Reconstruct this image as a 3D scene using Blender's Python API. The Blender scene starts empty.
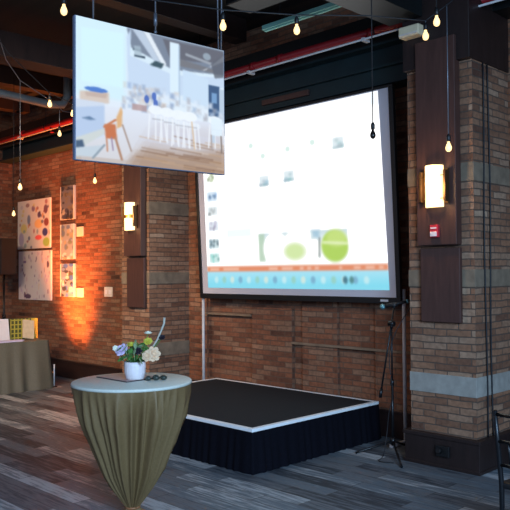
import bpy, bmesh, math, random
import numpy as np
from mathutils import Vector, Matrix, Euler
random.seed(7)
np.random.seed(7)
scene = bpy.context.scene
COL = scene.collection
D = math.radians
PI = math.pi


def lin(c):
    c = c / 255.0
    return c / 12.92 if c <= 0.04045 else ((c + 0.055) / 1.055) ** 2.4


def rgb(r, g, b):
    return (lin(r), lin(g), lin(b), 1.0)


# ---------------------------------------------------------------- materials
def new_mat(name):
    m = bpy.data.materials.new(name)
    m.use_nodes = True
    nt = m.node_tree
    return m, nt, nt.nodes['Principled BSDF']


def node(nt, kind, **kw):
    n = nt.nodes.new(kind)
    for k, v in kw.items():
        n.inputs[k].default_value = v
    return n


def mat(name, col, rough=0.6, metal=0.0, var=0.12, scale=30.0, bump=0.0, spec=0.5, stretch=None):
    """plain surface with slight procedural variation"""
    m, nt, b = new_mat(name)
    tc = nt.nodes.new('ShaderNodeTexCoord')
    src = tc.outputs['Object']
    if stretch:
        mp = nt.nodes.new('ShaderNodeMapping')
        mp.inputs['Scale'].default_value = stretch
        nt.links.new(src, mp.inputs['Vector'])
        src = mp.outputs['Vector']
    n = node(nt, 'ShaderNodeTexNoise', Scale=scale, Detail=4.0)
    nt.links.new(src, n.inputs['Vector'])
    r = nt.nodes.new('ShaderNodeValToRGB')
    r.color_ramp.elements[0].position = 0.25
    r.color_ramp.elements[1].position = 0.75
    r.color_ramp.elements[0].color = tuple(c * (1 - var) for c in col[:3]) + (1,)
    r.color_ramp.elements[1].color = tuple(min(1, c * (1 + var)) for c in col[:3]) + (1,)
    nt.links.new(n.outputs['Fac'], r.inputs['Fac'])
    nt.links.new(r.outputs['Color'], b.inputs['Base Color'])
    b.inputs['Roughness'].default_value = rough
    b.inputs['Metallic'].default_value = metal
    b.inputs['Specular IOR Level'].default_value = spec
    if bump:
        bp = node(nt, 'ShaderNodeBump', Strength=bump, Distance=0.01)
        nt.links.new(n.outputs['Fac'], bp.inputs['Height'])
        nt.links.new(bp.outputs['Normal'], b.inputs['Normal'])
    return m


def brick_mat(name, stops, mortar, rough=0.85):
    m, nt, b = new_mat(name)
    uv = nt.nodes.new('ShaderNodeUVMap')
    uv.uv_map = 'UVMap'
    br = node(nt, 'ShaderNodeTexBrick', Color1=(0, 0, 0, 1), Color2=(1, 1, 1, 1), Mortar=(0.5, 0.5, 0.5, 1), Scale=1.0)
    br.inputs['Mortar Size'].default_value = 0.006
    br.inputs['Mortar Smooth'].default_value = 0.3
    br.inputs['Brick Width'].default_value = 0.25
    br.inputs['Row Height'].default_value = 0.064
    wob = node(nt, 'ShaderNodeTexNoise', Scale=6.0, Detail=2.0)
    nt.links.new(uv.outputs['UV'], wob.inputs['Vector'])
    mad = nt.nodes.new('ShaderNodeVectorMath')
    mad.operation = 'MULTIPLY_ADD'
    mad.inputs[1].default_value = (0.02, 0.02, 0.0)
    nt.links.new(wob.outputs['Color'], mad.inputs[0])
    nt.links.new(uv.outputs['UV'], mad.inputs[2])
    nt.links.new(mad.outputs['Vector'], br.inputs['Vector'])
    # brick tint
    n1 = node(nt, 'ShaderNodeTexNoise', Scale=0.9, Detail=3.0)
    nt.links.new(uv.outputs['UV'], n1.inputs['Vector'])
    add = nt.nodes.new('ShaderNodeMath')
    add.operation = 'MULTIPLY_ADD'
    add.inputs[1].default_value = 1.0
    nt.links.new(n1.outputs['Fac'], add.inputs[0])
    sub = nt.nodes.new('ShaderNodeMath')
    sub.operation = 'MULTIPLY_ADD'
    sub.inputs[1].default_value = 0.72
    sub.inputs[2].default_value = -0.36
    nt.links.new(br.outputs['Color'], sub.inputs[0])
    nt.links.new(sub.outputs[0], add.inputs[2])
    ramp = nt.nodes.new('ShaderNodeValToRGB')
    els = ramp.color_ramp.elements
    els[0].position = 0.0
    els[0].color = stops[0]
    els[1].position = 1.0
    els[1].color = stops[-1]
    for i, s in enumerate(stops[1:-1]):
        e = els.new((i + 1) / (len(stops) - 1))
        e.color = s
    nt.links.new(add.outputs[0], ramp.inputs['Fac'])
    # blotches of wear
    n2 = node(nt, 'ShaderNodeTexNoise', Scale=22.0, Detail=5.0)
    nt.links.new(uv.outputs['UV'], n2.inputs['Vector'])
    mul = nt.nodes.new('ShaderNodeMix')
    mul.data_type = 'RGBA'
    mul.blend_type = 'OVERLAY'
    mul.inputs['Factor'].default_value = 0.55
    nt.links.new(ramp.outputs['Color'], mul.inputs['A'])
    nt.links.new(n2.outputs['Fac'], mul.inputs['B'])
    mx = nt.nodes.new('ShaderNodeMix')
    mx.data_type = 'RGBA'
    mx.inputs['B'].default_value = mortar
    nt.links.new(br.outputs['Fac'], mx.inputs['Factor'])
    nt.links.new(mul.outputs['Result'], mx.inputs['A'])
    nt.links.new(mx.outputs['Result'], b.inputs['Base Color'])
    b.inputs['Roughness'].default_value = rough
    b.inputs['Specular IOR Level'].default_value = 0.3
    hs = nt.nodes.new('ShaderNodeMath')
    hs.operation = 'MULTIPLY_ADD'
    hs.inputs[1].default_value = -1.0
    nt.links.new(br.outputs['Fac'], hs.inputs[0])
    sc = nt.nodes.new('ShaderNodeMath')
    sc.operation = 'MULTIPLY'
    sc.inputs[1].default_value = 0.6
    nt.links.new(n2.outputs['Fac'], sc.inputs[0])
    nt.links.new(sc.outputs[0], hs.inputs[2])
    bp = node(nt, 'ShaderNodeBump', Strength=0.8, Distance=0.012)
    nt.links.new(hs.outputs[0], bp.inputs['Height'])
    nt.links.new(bp.outputs['Normal'], b.inputs['Normal'])
    return m


def plank_mat(name, stops, width, length, rough, seam, grain=0.5, spec=0.5):
    m, nt, b = new_mat(name)
    uv = nt.nodes.new('ShaderNodeUVMap')
    uv.uv_map = 'UVMap'
    br = node(nt, 'ShaderNodeTexBrick', Color1=(0, 0, 0, 1), Color2=(1, 1, 1, 1), Mortar=(0.5, 0.5, 0.5, 1), Scale=1.0)
    br.offset = 0.37
    br.inputs['Mortar Size'].default_value = 0.003
    br.inputs['Brick Width'].default_value = length
    br.inputs['Row Height'].default_value = width
    nt.links.new(uv.outputs['UV'], br.inputs['Vector'])
    mp = nt.nodes.new('ShaderNodeMapping')
    mp.inputs['Scale'].default_value = (1.4, 14.0, 1.0)
    nt.links.new(uv.outputs['UV'], mp.inputs['Vector'])
    g = node(nt, 'ShaderNodeTexNoise', Scale=2.2, Detail=6.0, Roughness=0.65)
    nt.links.new(mp.outputs['Vector'], g.inputs['Vector'])
    a = nt.nodes.new('ShaderNodeMath')
    a.operation = 'MULTIPLY_ADD'
    a.inputs[1].default_value = grain
    a.inputs[2].default_value = -grain / 2
    nt.links.new(g.outputs['Fac'], a.inputs[0])
    s = nt.nodes.new('ShaderNodeMath')
    s.operation = 'ADD'
    nt.links.new(br.outputs['Color'], s.inputs[0])
    nt.links.new(a.outputs[0], s.inputs[1])
    ramp = nt.nodes.new('ShaderNodeValToRGB')
    els = ramp.color_ramp.elements
    els[0].position = 0.0
    els[0].color = stops[0]
    els[1].position = 1.0
    els[1].color = stops[-1]
    for i, st in enumerate(stops[1:-1]):
        e = els.new((i + 1) / (len(stops) - 1))
        e.color = st
    nt.links.new(s.outputs[0], ramp.inputs['Fac'])
    mx = nt.nodes.new('ShaderNodeMix')
    mx.data_type = 'RGBA'
    mx.inputs['B'].default_value = seam
    nt.links.new(br.outputs['Fac'], mx.inputs['Factor'])
    nt.links.new(ramp.outputs['Color'], mx.inputs['A'])
    nt.links.new(mx.outputs['Result'], b.inputs['Base Color'])
    b.inputs['Roughness'].default_value = rough
    b.inputs['Specular IOR Level'].default_value = spec
    bp = node(nt, 'ShaderNodeBump', Strength=0.25, Distance=0.004)
    nt.links.new(g.outputs['Fac'], bp.inputs['Height'])
    nt.links.new(bp.outputs['Normal'], b.inputs['Normal'])
    return m


def glow_mat(name, col, strength, var=0.0):
    m, nt, b = new_mat(name)
    n = node(nt, 'ShaderNodeTexNoise', Scale=5.0)
    tc = nt.nodes.new('ShaderNodeTexCoord')
    nt.links.new(tc.outputs['Object'], n.inputs['Vector'])
    r = nt.nodes.new('ShaderNodeValToRGB')
    r.color_ramp.elements[0].color = tuple(c * (1 - var) for c in col[:3]) + (1,)
    r.color_ramp.elements[1].color = col
    nt.links.new(n.outputs['Fac'], r.inputs['Fac'])
    nt.links.new(r.outputs['Color'], b.inputs['Emission Color'])
    b.inputs['Base Color'].default_value = col
    b.inputs['Emission Strength'].default_value = strength
    return m


def attr_mat(name, emit=0.0, rough=0.6):
    """surface whose printed or shown picture comes from the mesh's colour attribute"""
    m, nt, b = new_mat(name)
    a = nt.nodes.new('ShaderNodeAttribute')
    a.attribute_name = 'picture'
    if emit:
        b.inputs['Base Color'].default_value = (0.01, 0.01, 0.01, 1)
        nt.links.new(a.outputs['Color'], b.inputs['Emission Color'])
        b.inputs['Emission Strength'].default_value = emit
    else:
        nt.links.new(a.outputs['Color'], b.inputs['Base Color'])
    b.inputs['Roughness'].default_value = rough
    return m


M = {}
M['brick'] = brick_mat('red_brick', [rgb(72, 48, 38), rgb(112, 72, 54), rgb(136, 86, 62), rgb(128, 96, 76), rgb(160, 116, 90)], rgb(104, 82, 68))
M['brick_pier'] = brick_mat('pier_brick', [rgb(92, 62, 50), rgb(124, 88, 68), rgb(142, 102, 78), rgb(148, 116, 94), rgb(170, 140, 116)], rgb(94, 78, 68))
M['stone'] = mat('stone_band', rgb(152, 148, 140), 0.8, var=0.25, scale=9, bump=0.3)
M['ledge'] = mat('tan_ledge', rgb(126, 104, 84), 0.85, var=0.25, scale=9, bump=0.3)
M['stone_dim'] = mat('dim_stone_band', rgb(124, 108, 90), 0.85, var=0.3, scale=9, bump=0.3)  # same band stone, coloured darker where less cool light falls
M['floor'] = plank_mat('floor_planks', [rgb(48, 54, 62), rgb(82, 88, 96), rgb(110, 112, 116), rgb(86, 102, 114), rgb(126, 130, 134), rgb(172, 176, 180)], 0.17, 0.95, 0.5, rgb(58, 56, 58), 2.0, 0.3)
M['ceiling'] = plank_mat('ceiling_boards', [rgb(10, 9, 10), rgb(20, 15, 15), rgb(30, 21, 19)], 0.14, 3.2, 0.7, rgb(16, 12, 12), 0.6)
M['dark_wood'] = mat('dark_stained_wood', rgb(38, 25, 23), 0.5, var=0.3, scale=6, stretch=(3, 3, 0.6), bump=0.1)
M['base_wood'] = mat('baseboard_wood', rgb(44, 28, 25), 0.5, var=0.25, scale=6, stretch=(0.6, 0.6, 5), bump=0.1)
M['panel_wood'] = mat('panel_wood', rgb(74, 48, 42), 0.5, var=0.22, scale=7, stretch=(5, 5, 0.5), bump=0.08)
M['steel_teal'] = mat('teal_lit_steel', rgb(16, 38, 42), 0.5, var=0.25, scale=4)  # dark steel with the greenish light on it put into the colour
M['steel_dark'] = mat('dark_steel', rgb(11, 15, 16), 0.5, var=0.25, scale=4)
M['duct'] = mat('blue_grey_duct', rgb(88, 104, 118), 0.45, 0.3, 0.2, 4)
M['pipe_red'] = mat('red_pipe_paint', rgb(140, 24, 32), 0.4, var=0.15, scale=6)
M['conduit'] = mat('galvanised_conduit', rgb(200, 196, 196), 0.5, 0.0, 0.15, 12)
M['teal_strip'] = mat('pale_teal_strip', rgb(150, 216, 200), 0.4, var=0.08, scale=5)
M['black'] = mat('black_plastic', rgb(16, 16, 18), 0.5, var=0.2, scale=40)
M['black_metal'] = mat('black_metal', rgb(24, 24, 27), 0.35, 0.3, 0.2, 40)
M['speaker'] = mat('speaker_grille', rgb(20, 20, 22), 0.7, var=0.5, scale=120, bump=0.2)
M['alu'] = mat('aluminium_tube', rgb(196, 196, 200), 0.4, 0.0, 0.1, 20)
M['chrome'] = mat('chrome', rgb(190, 200, 205), 0.25, 0.9, 0.1, 50)
M['grille'] = mat('microphone_grille', rgb(120, 170, 175), 0.35, 0.7, 0.4, 300, 0.4)
M['screen_edge'] = mat('screen_fabric', rgb(196, 192, 200), 0.8, var=0.04, scale=3)
M['carpet'] = mat('stage_carpet', rgb(36, 38, 42), 0.85, var=0.35, scale=90, bump=0.3, spec=0.2)
M['white_trim'] = mat('white_edge', rgb(246, 248, 250), 0.5, var=0.05, scale=12)
M['skirt'] = mat('black_skirt_cloth', rgb(14, 14, 22), 0.9, var=0.25, scale=60, bump=0.1, spec=0.08)
M['cloth'] = mat('olive_cloth', rgb(122, 98, 64), 0.55, var=0.1, scale=60, bump=0.05)
M['cloth_top'] = mat('olive_cloth_lit', rgb(214, 216, 204), 0.5, var=0.06, scale=50, bump=0.05)  # the olive cloth again, coloured paler for light falling on the top
M['cloth_far'] = mat('grey_green_cloth', rgb(98, 94, 80), 0.7, var=0.12, scale=60, bump=0.05)
M['wood_base'] = mat('table_base_wood', rgb(150, 96, 60), 0.5, var=0.2, scale=10)
M['ceramic'] = mat('white_ceramic', rgb(236, 224, 226), 0.35, var=0.08, scale=40, bump=0.1)
M['leaf'] = mat('leaf_green', rgb(70, 116, 48), 0.6, var=0.4, scale=30)
M['leaf_pale'] = mat('pale_leaf', rgb(136, 158, 116), 0.6, var=0.3, scale=30)
M['lavender'] = mat('lavender_petal', rgb(226, 208, 236), 0.6, var=0.08, scale=40)
M['yellow'] = mat('yellow_petal', rgb(206, 196, 72), 0.6, var=0.15, scale=40)
M['peach'] = mat('peach_petal', rgb(236, 200, 164), 0.6, var=0.1, scale=40)
M['cream'] = mat('cream_petal', rgb(244, 240, 220), 0.6, var=0.05, scale=40)
M['plum'] = mat('dark_plum_petal', rgb(34, 22, 34), 0.5, var=0.2, scale=40)
M['twig'] = mat('pale_twig', rgb(186, 180, 164), 0.7, var=0.15, scale=30)
M['brown_card'] = mat('brown_leatherette', rgb(184, 156, 148), 0.5, var=0.1, scale=30)
M['card_edge'] = mat('dark_edge', rgb(70, 58, 60), 0.5, var=0.1, scale=30)
M['pebble'] = mat('dark_green_stone', rgb(50, 58, 52), 0.4, var=0.4, scale=60, bump=0.2)
M['paper'] = mat('white_paper', rgb(222, 218, 222), 0.7, var=0.04, scale=20)
M['paper_lilac'] = mat('lilac_paper', rgb(196, 186, 214), 0.7, var=0.08, scale=20)
M['kraft'] = mat('beige_cover', rgb(206, 188, 156), 0.7, var=0.12, scale=14)
M['lime'] = mat('lime_card', rgb(176, 166, 66), 0.7, var=0.12, scale=14)
M['olive_dark'] = mat('dark_olive_card', rgb(74, 76, 34), 0.7, var=0.2, scale=14)
M['plate_white'] = mat('white_plate', rgb(220, 206, 192), 0.5, var=0.05, scale=20)
M['tag'] = mat('small_card', rgb(236, 214, 190), 0.7, var=0.05, scale=20)
M['bronze'] = mat('bronze', rgb(92, 66, 40), 0.4, 0.7, 0.2, 30)
M['alarm_red'] = mat('alarm_red', rgb(196, 44, 58), 0.4, var=0.1, scale=20)
M['alarm_white'] = mat('alarm_white', rgb(232, 220, 220), 0.4, var=0.05, scale=20)
M['beige'] = mat('beige_plastic', rgb(226, 208, 172), 0.5, var=0.06, scale=20)
M['cable'] = mat('black_cable', rgb(26, 26, 30), 0.6, var=0.2, scale=30)
M['wire'] = mat('steel_wire', rgb(120, 124, 134), 0.4, 0.5, 0.15, 40)
M['glass_dark'] = mat('unlit_bulb_glass', rgb(30, 26, 26), 0.2, var=0.2, scale=30)
M['bulb'] = glow_mat('lit_bulb', (1.0, 0.66, 0.28, 1), 1.9, 0.1)
M['sconce'] = glow_mat('sconce_diffuser', (1.0, 0.70, 0.34, 1), 2.2, 0.05)
M['dim_waist'] = mat('dim_waist', rgb(190, 150, 70), 0.35, 0.6)  # solid band standing in for the dimmer glow between the bulbs
M['led'] = glow_mat('uplight_lens', (1.0, 0.35, 0.08, 1), 4.0)
M['show'] = attr_mat('projected_picture', 1.7)
M['show_hang'] = attr_mat('hanging_display_picture', 1.0)
M['panel_edge'] = mat('grey_blue_edge', rgb(110, 120, 145), 0.5)
M['canvas'] = attr_mat('painted_canvas')


# ---------------------------------------------------------------- mesh builder
class MB:
    def __init__(self):
        self.bm = bmesh.new()

    def box(self, x0, x1, y0, y1, z0, z1, xf=None):
        c = Vector(((x0 + x1) / 2, (y0 + y1) / 2, (z0 + z1) / 2))
        mtx = Matrix.Translation(c) @ Matrix.Diagonal((abs(x1 - x0), abs(y1 - y0), abs(z1 - z0), 1))
        if xf:
            mtx = xf @ mtx
        bmesh.ops.create_cube(self.bm, size=1.0, matrix=mtx)
        return self

    def tube(self, pts, r, n=10, caps=True):
        """swept round tube; r a number or one radius per point"""
        pts = [Vector(p) for p in pts]
        rs = r if isinstance(r, (list, tuple)) else [r] * len(pts)
        rings = []
        up = None
        for i, p in enumerate(pts):
            t = (pts[min(i + 1, len(pts) - 1)] - pts[max(i - 1, 0)]).normalized()
            if up is None:
                up = Vector((0, 0, 1)) if abs(t.z) < 0.9 else Vector((1, 0, 0))
            a = t.cross(up).normalized()
            b = a.cross(t).normalized()
            up = b
            rings.append([self.bm.verts.new(p + (a * math.cos(k * 2 * PI / n) + b * math.sin(k * 2 * PI / n)) * rs[i]) for k in range(n)])
        for i in range(len(rings) - 1):
            for k in range(n):
                f = self.bm.faces.new((rings[i][k], rings[i][(k + 1) % n], rings[i + 1][(k + 1) % n], rings[i + 1][k]))
                f.smooth = True
        if caps:
            self.bm.faces.new(rings[0][::-1])
            self.bm.faces.new(rings[-1])
        return self

    def lathe(self, prof, c=(0, 0, 0), n=28, wob=None):
        c = Vector(c)
        rings = []
        for i, (r, z) in enumerate(prof):
            ring = []
            for k in range(n):
                a = 2 * PI * k / n
                rr = r * (1 + (wob(a, i) if wob else 0))
                ring.append(self.bm.verts.new(c + Vector((rr * math.cos(a), rr * math.sin(a), z))))
            rings.append(ring)
        for i in range(len(rings) - 1):
            for k in range(n):
                f = self.bm.faces.new((rings[i][k], rings[i][(k + 1) % n], rings[i + 1][(k + 1) % n], rings[i + 1][k]))
                f.smooth = True
        if prof[0][0] > 1e-5:
            self.bm.faces.new(rings[0][::-1])
        if prof[-1][0] > 1e-5:
            self.bm.faces.new(rings[-1])
        return self

    def ball(self, c, r, s=(1, 1, 1), seg=12, rot=None):
        mtx = Matrix.Translation(Vector(c)) @ (rot.to_4x4() if rot else Matrix.Identity(4)) @ Matrix.Diagonal((r * s[0], r * s[1], r * s[2], 1))
        ret = bmesh.ops.create_uvsphere(self.bm, u_segments=seg, v_segments=max(6, seg * 2 // 3), radius=1.0, matrix=mtx)
        for v in ret['verts']:
            for f in v.link_faces:
                f.smooth = True
        return self

    def quad(self, *p):
        self.bm.faces.new([self.bm.verts.new(Vector(q)) for q in p])
        return self

    def prism(self, outline, d0, d1, axis='y'):
        """extrude a 2D outline along an axis"""
        def pt(u, v, d):
            return {'y': (u, d, v), 'x': (d, u, v), 'z': (u, v, d)}[axis]
        a = [self.bm.verts.new(pt(u, v, d0)) for u, v in outline]
        b = [self.bm.verts.new(pt(u, v, d1)) for u, v in outline]
        n = len(outline)
        self.bm.faces.new(a)
        self.bm.faces.new(b[::-1])
        for k in range(n):
            self.bm.faces.new((a[k], b[k], b[(k + 1) % n], a[(k + 1) % n]))
        return self

    def build(self, name, m, parent=None, bevel=0.0, root=None, loc=None):
        bm = self.bm
        if root is not None:
            bmesh.ops.translate(bm, verts=bm.verts, vec=-Vector(root.location))
        bmesh.ops.recalc_face_normals(bm, faces=bm.faces)
        uvl = bm.loops.layers.uv.new('UVMap')
        for f in bm.faces:
            nx, ny, nz = (abs(f.normal.x), abs(f.normal.y), abs(f.normal.z))
            for l in f.loops:
                co = l.vert.co
                if nz >= nx and nz >= ny:
                    l[uvl].uv = (co.x, co.y)
                elif ny >= nx:
                    l[uvl].uv = (co.x, co.z)
                else:
                    l[uvl].uv = (co.y + 0.11, co.z)
        me = bpy.data.meshes.new(name)
        bm.to_mesh(me)
        bm.free()
        o = bpy.data.objects.new(name, me)
        COL.objects.link(o)
        me.materials.append(m if not isinstance(m, str) else M[m])
        if parent is not None:
            o.parent = parent
        if loc is not None:
            o.location = loc
        if bevel:
            md = o.modifiers.new('Bevel', 'BEVEL')
            md.width = bevel
            md.segments = 2
            md.limit_method = 'ANGLE'
        return o


def tag(o, label, cat, group=None, kind=None):
    o['label'] = label
    o['category'] = cat
    if group:
        o['group'] = group
    if kind:
        o['kind'] = kind
    return o


def thing(name, label, cat, loc=(0, 0, 0), rotz=0.0, group=None):
    o = bpy.data.objects.new(name, None)
    o.empty_display_size = 0.1
    COL.objects.link(o)
    o.location = loc
    o.rotation_euler = (0, 0, rotz)
    return tag(o, label, cat, group)


def struct(name, mb, m, bevel=0.0, label=None):
    o = mb.build(name, m, bevel=bevel)
    o['kind'] = 'structure'
    if label:
        o['label'] = label
    return o


def dup(root, loc, rotz=0.0, label=None):
    r = root.copy()
    COL.objects.link(r)
    r.location = loc
    r.rotation_euler = (0, 0, rotz)
    if label:
        r['label'] = label
    for ch in list(root.children):
        c = ch.copy()
        COL.objects.link(c)
        c.parent = r
        for g in list(ch.children):
            d = g.copy()
            COL.objects.link(d)
            d.parent = c
    return r


# ---------------------------------------------------------------- picture painter
class Paint:
    def __init__(self, nx, ny, base):
        self.nx, self.ny = nx, ny
        u = np.linspace(0, 1, nx)
        v = np.linspace(0, 1, ny)
        self.U, self.V = np.meshgrid(u, v)           # v up
        self.img = np.zeros((ny, nx, 3)) + np.array(base, float)

    def put(self, mask, col, a=1.0):
        k = (np.clip(mask, 0, 1) * a)[..., None]
        self.img = self.img * (1 - k) + np.array(col, float) * k
        return self

    def soft(self, d, s):
        return np.clip(0.5 - d / s, 0, 1)

    def rect(self, u0, u1, v0, v1, col, a=1.0, s=0.008):
        d = np.maximum(np.maximum(u0 - self.U, self.U - u1), np.maximum(v0 - self.V, self.V - v1))
        return self.put(self.soft(d, s), col, a)

    def ell(self, u, v, ru, rv, col, a=1.0, s=0.15):
        d = np.sqrt(((self.U - u) / ru) ** 2 + ((self.V - v) / rv) ** 2) - 1
        return self.put(self.soft(d, s), col, a)

    def poly(self, pts, col, a=1.0, ss=0.004):
        acc = np.zeros_like(self.U)
        offs = [(-ss, -ss), (ss, -ss), (-ss, ss), (ss, ss), (0, 0)]
        n = len(pts)
        for ou, ov in offs:
            U, V = self.U + ou, self.V + ov
            ins = np.zeros(U.shape, bool)
            for i in range(n):
                x0, y0 = pts[i]
                x1, y1 = pts[(i + 1) % n]
                if y0 == y1:
                    continue
                c = ((y0 > V) != (y1 > V)) & (U < (x1 - x0) * (V - y0) / (y1 - y0) + x0)
                ins ^= c
            acc += ins
        return self.put(acc / len(offs), col, a)

    def line(self, u0, v0, u1, v1, w, col, a=1.0):
        du, dv = u1 - u0, v1 - v0
        L2 = du * du + dv * dv
        t = np.clip(((self.U - u0) * du + (self.V - v0) * dv) / L2, 0, 1)
        d = np.hypot(self.U - u0 - t * du, self.V - v0 - t * dv) - w / 2
        return self.put(self.soft(d, max(w * 0.5, 0.006)), col, a)

    def grad(self, v0, v1, c0, c1, a=1.0, u0=0.0, u1=1.0):
        t = np.clip((self.V - v0) / (v1 - v0), 0, 1)[..., None]
        col = np.array(c0, float) * (1 - t) + np.array(c1, float) * t
        m = ((self.V >= v0) & (self.V <= v1) & (self.U >= u0) & (self.U <= u1)).astype(float)[..., None] * a
        self.img = self.img * (1 - m) + col * m
        return self

    def blur(self, k):
        for _ in range(k):
            p = np.pad(self.img, ((1, 1), (1, 1), (0, 0)), 'edge')
            self.img = (p[:-2, 1:-1] + p[2:, 1:-1] + p[1:-1, :-2] + p[1:-1, 2:] + 2 * p[1:-1, 1:-1]) / 6
        return self

    def mesh(self, name, w, h, m, parent, place):
        """grid mesh of w x h; place(u, v) -> local point"""
        ny, nx = self.ny, self.nx
        vs = [place(i / (nx - 1), j / (ny - 1)) for j in range(ny) for i in range(nx)]
        fs = [(j * nx + i, j * nx + i + 1, (j + 1) * nx + i + 1, (j + 1) * nx + i) for j in range(ny - 1) for i in range(nx - 1)]
        me = bpy.data.meshes.new(name)
        me.from_pydata(vs, [], fs)
        c = np.clip(self.img / 255.0, 0, 1).reshape(-1, 3)
        L = np.where(c <= 0.04045, c / 12.92, ((c + 0.055) / 1.055) ** 2.4)
        if m == 'show':
            S = 1.7
            k_ = np.clip((c.min(1, keepdims=True) - 0.90) / 0.10, 0, 1)
            L = L / S + (1 - 1 / S) * k_ * k_
        at = me.color_attributes.new('picture', 'FLOAT_COLOR', 'POINT')
        at.data.foreach_set('color', np.concatenate([L, np.ones((len(L), 1))], 1).astype(np.float32).ravel())
        me.materials.append(M[m])
        o = bpy.data.objects.new(name, me)
        COL.objects.link(o)
        o.parent = parent
        return o


# ================================================================ setting
struct('floor', MB().box(-13.7, 3.0, -1.5, 6.95, -0.1, 0.0), 'floor')
struct('ceiling', MB().box(-13.7, 3.0, 0.5, 6.95, 5.0, 5.1), 'ceiling')
struct('wall_back', MB().box(-13.7, 3.0, 6.7, 6.95, 0.0, 5.0), 'brick')
struct('wall_left', MB().box(-13.7, -13.43, -1.5, 6.7, 0.0, 5.0), 'brick')
struct('wall_pier_right', MB().box(-3.90, -3.22, 6.0, 6.7, 0.0, 5.0), 'brick_pier', label='greyish brick pier to the right of the projection screen')
struct('wall_pier_left', MB().box(-8.68, -8.04, 6.0, 6.7, 0.0, 5.0), 'brick_pier', label='brick pier between the paintings and the projection screen')
bk = MB().box(-13.43, -8.73, 6.66, 6.7, 0, 0.27).box(-13.43, -8.73, 6.645, 6.7, 0.27, 0.30)
bk.box(-7.99, -3.95, 6.66, 6.7, 0, 0.27).box(-7.99, -3.95, 6.645, 6.7, 0.27, 0.30)
bk.box(-3.17, 3.0, 6.66, 6.7, 0, 0.27).box(-3.17, 3.0, 6.645, 6.7, 0.27, 0.30)
struct('baseboard_back', bk, 'base_wood', 0.004)
struct('baseboard_left', MB().box(-13.43, -13.39, -1.5, 6.64, 0, 0.27).box(-13.43, -13.375, -1.5, 6.64, 0.27, 0.30), 'base_wood', 0.004)
for nm, x0, x1 in (('baseboard_pier_right', -3.90, -3.22), ('baseboard_pier_left', -8.68, -8.04)):
    b = MB()
    e = 0.045
    b.box(x0 - e, x1 + e, 6.0 - e, 6.70, 0, 0.265)
    b.box(x0 - e - 0.015, x1 + e + 0.015, 6.0 - e - 0.015, 6.70, 0.265, 0.30)
    b.box(x0 - e - 0.008, x1 + e + 0.008, 6.0 - e - 0.008, 6.70, 0.0, 0.03)
    struct(nm, b, 'dark_wood', 0.004)
# flush stone bands around the piers
k = 1
for x0, x1 in ((-3.90, -3.22), (-8.68, -8.04)):
    for z0, z1 in ((0.67, 0.85), (1.66, 1.82), (2.62, 2.79)):
        b = MB().box(x0 - 0.008, x1 + 0.008, 5.992, 6.70, z0, z1)
        struct('trim_%d' % k, b, 'stone' if z0 < 1 and x0 > -5 else 'stone_dim', 0.004, 'blue grey stone band set in the brick pier')
        k += 1
# dark boards on the pier fronts: a thick upper board and a thinner lower one
for x0, x1 in ((-3.745, -3.335), (-8.49, -8.09)):
    struct('trim_%d' % k, MB().box(x0, x1, 5.895, 5.99, 2.045, 3.95), 'panel_wood', 0.006, 'tall dark wood board on the front of the pier'); k += 1
    lo = MB().box(x0, x1, 5.945, 5.99, 1.335, 2.02)
    struct('trim_%d' % k, lo, 'panel_wood', 0.006, 'short dark wood board below the tall one on the pier'); k += 1
    struct('trim_%d' % k, MB().box(x0 - 0.16, x1 + 0.13, 5.93, 6.7, 3.72, 5.0), 'dark_wood', 0.006, 'dark boxed head of the pier below the ceiling'); k += 1
# brick infill of the back wall
for x0, x1, z1, d in ((-6.72, -6.02, 1.36, 0.05), (-5.86, -5.32, 1.5, 0.04), (-4.78, -4.2, 1.5, 0.05), (-7.98, -7.62, 1.5, 0.03)):
    struct('trim_%d' % k, MB().box(x0, x1, 6.7 - d, 6.7, 0.3, z1), 'brick', 0.003, 'slightly raised brick infill low on the back wall'); k += 1
for x0, x1, z in ((-7.62, -6.72, 1.235), (-6.02, -4.2, 0.925)):
    struct('trim_%d' % k, MB().box(x0, x1, 6.635, 6.7, z, z + 0.03), 'ledge', 0.004, 'thin pale ledge on the brick of the back wall'); k += 1


# ceiling steel and timber
def ibeam_x(x0, x1, yc, z0, z1, w=0.24, t=0.025):
    return MB().box(x0, x1, yc - w / 2, yc + w / 2, z0, z0 + t).box(x0, x1, yc - w / 2, yc + w / 2, z1 - t, z1).box(x0, x1, yc - t / 2, yc + t / 2, z0 + t, z1 - t)


struct('trim_%d' % k, ibeam_x(-13.43, -3.9, 6.52, 3.97, 4.24, 0.3), 'steel_teal', 0, 'dark steel beam tinted for teal light along the head of the back wall'); k += 1
struct('trim_%d' % k, MB().box(-13.43, 3.0, 6.38, 6.69, 4.24, 4.55), 'steel_dark', 0.004, 'dark boxed beam above the steel beam'); k += 1
for x in (-12.2, -10.6, -6.6, -2.0):
    struct('trim_%d' % k, MB().box(x - 0.1, x + 0.1, 1.0, 6.38, 4.72, 5.0), 'dark_wood', 0.004, 'dark timber joist under the ceiling boards'); k += 1
struct('trim_%d' % k, MB().box(-4.05, -3.68, 1.0, 5.93, 4.2, 4.5), 'steel_dark', 0.004, 'dark beam running out from the right pier'); k += 1
struct('trim_%d' % k, MB().box(-8.5, -8.15, 1.0, 5.93, 4.4, 4.7), 'dark_wood', 0.004, 'dark beam running out from the left pier'); k += 1

struct('trim_%d' % k, MB().box(-8.03, -3.92, 6.42, 6.69, 3.80, 3.97), 'steel_teal', 0.004, 'dark fascia below the steel beam above the projection screen'); k += 1
struct('trim_%d' % k, MB().box(-6.25, -5.5, 6.385, 6.42, 3.865, 3.93), 'panel_wood', 0.004, 'short brown block on the dark fascia above the projection screen'); k += 1

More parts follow.
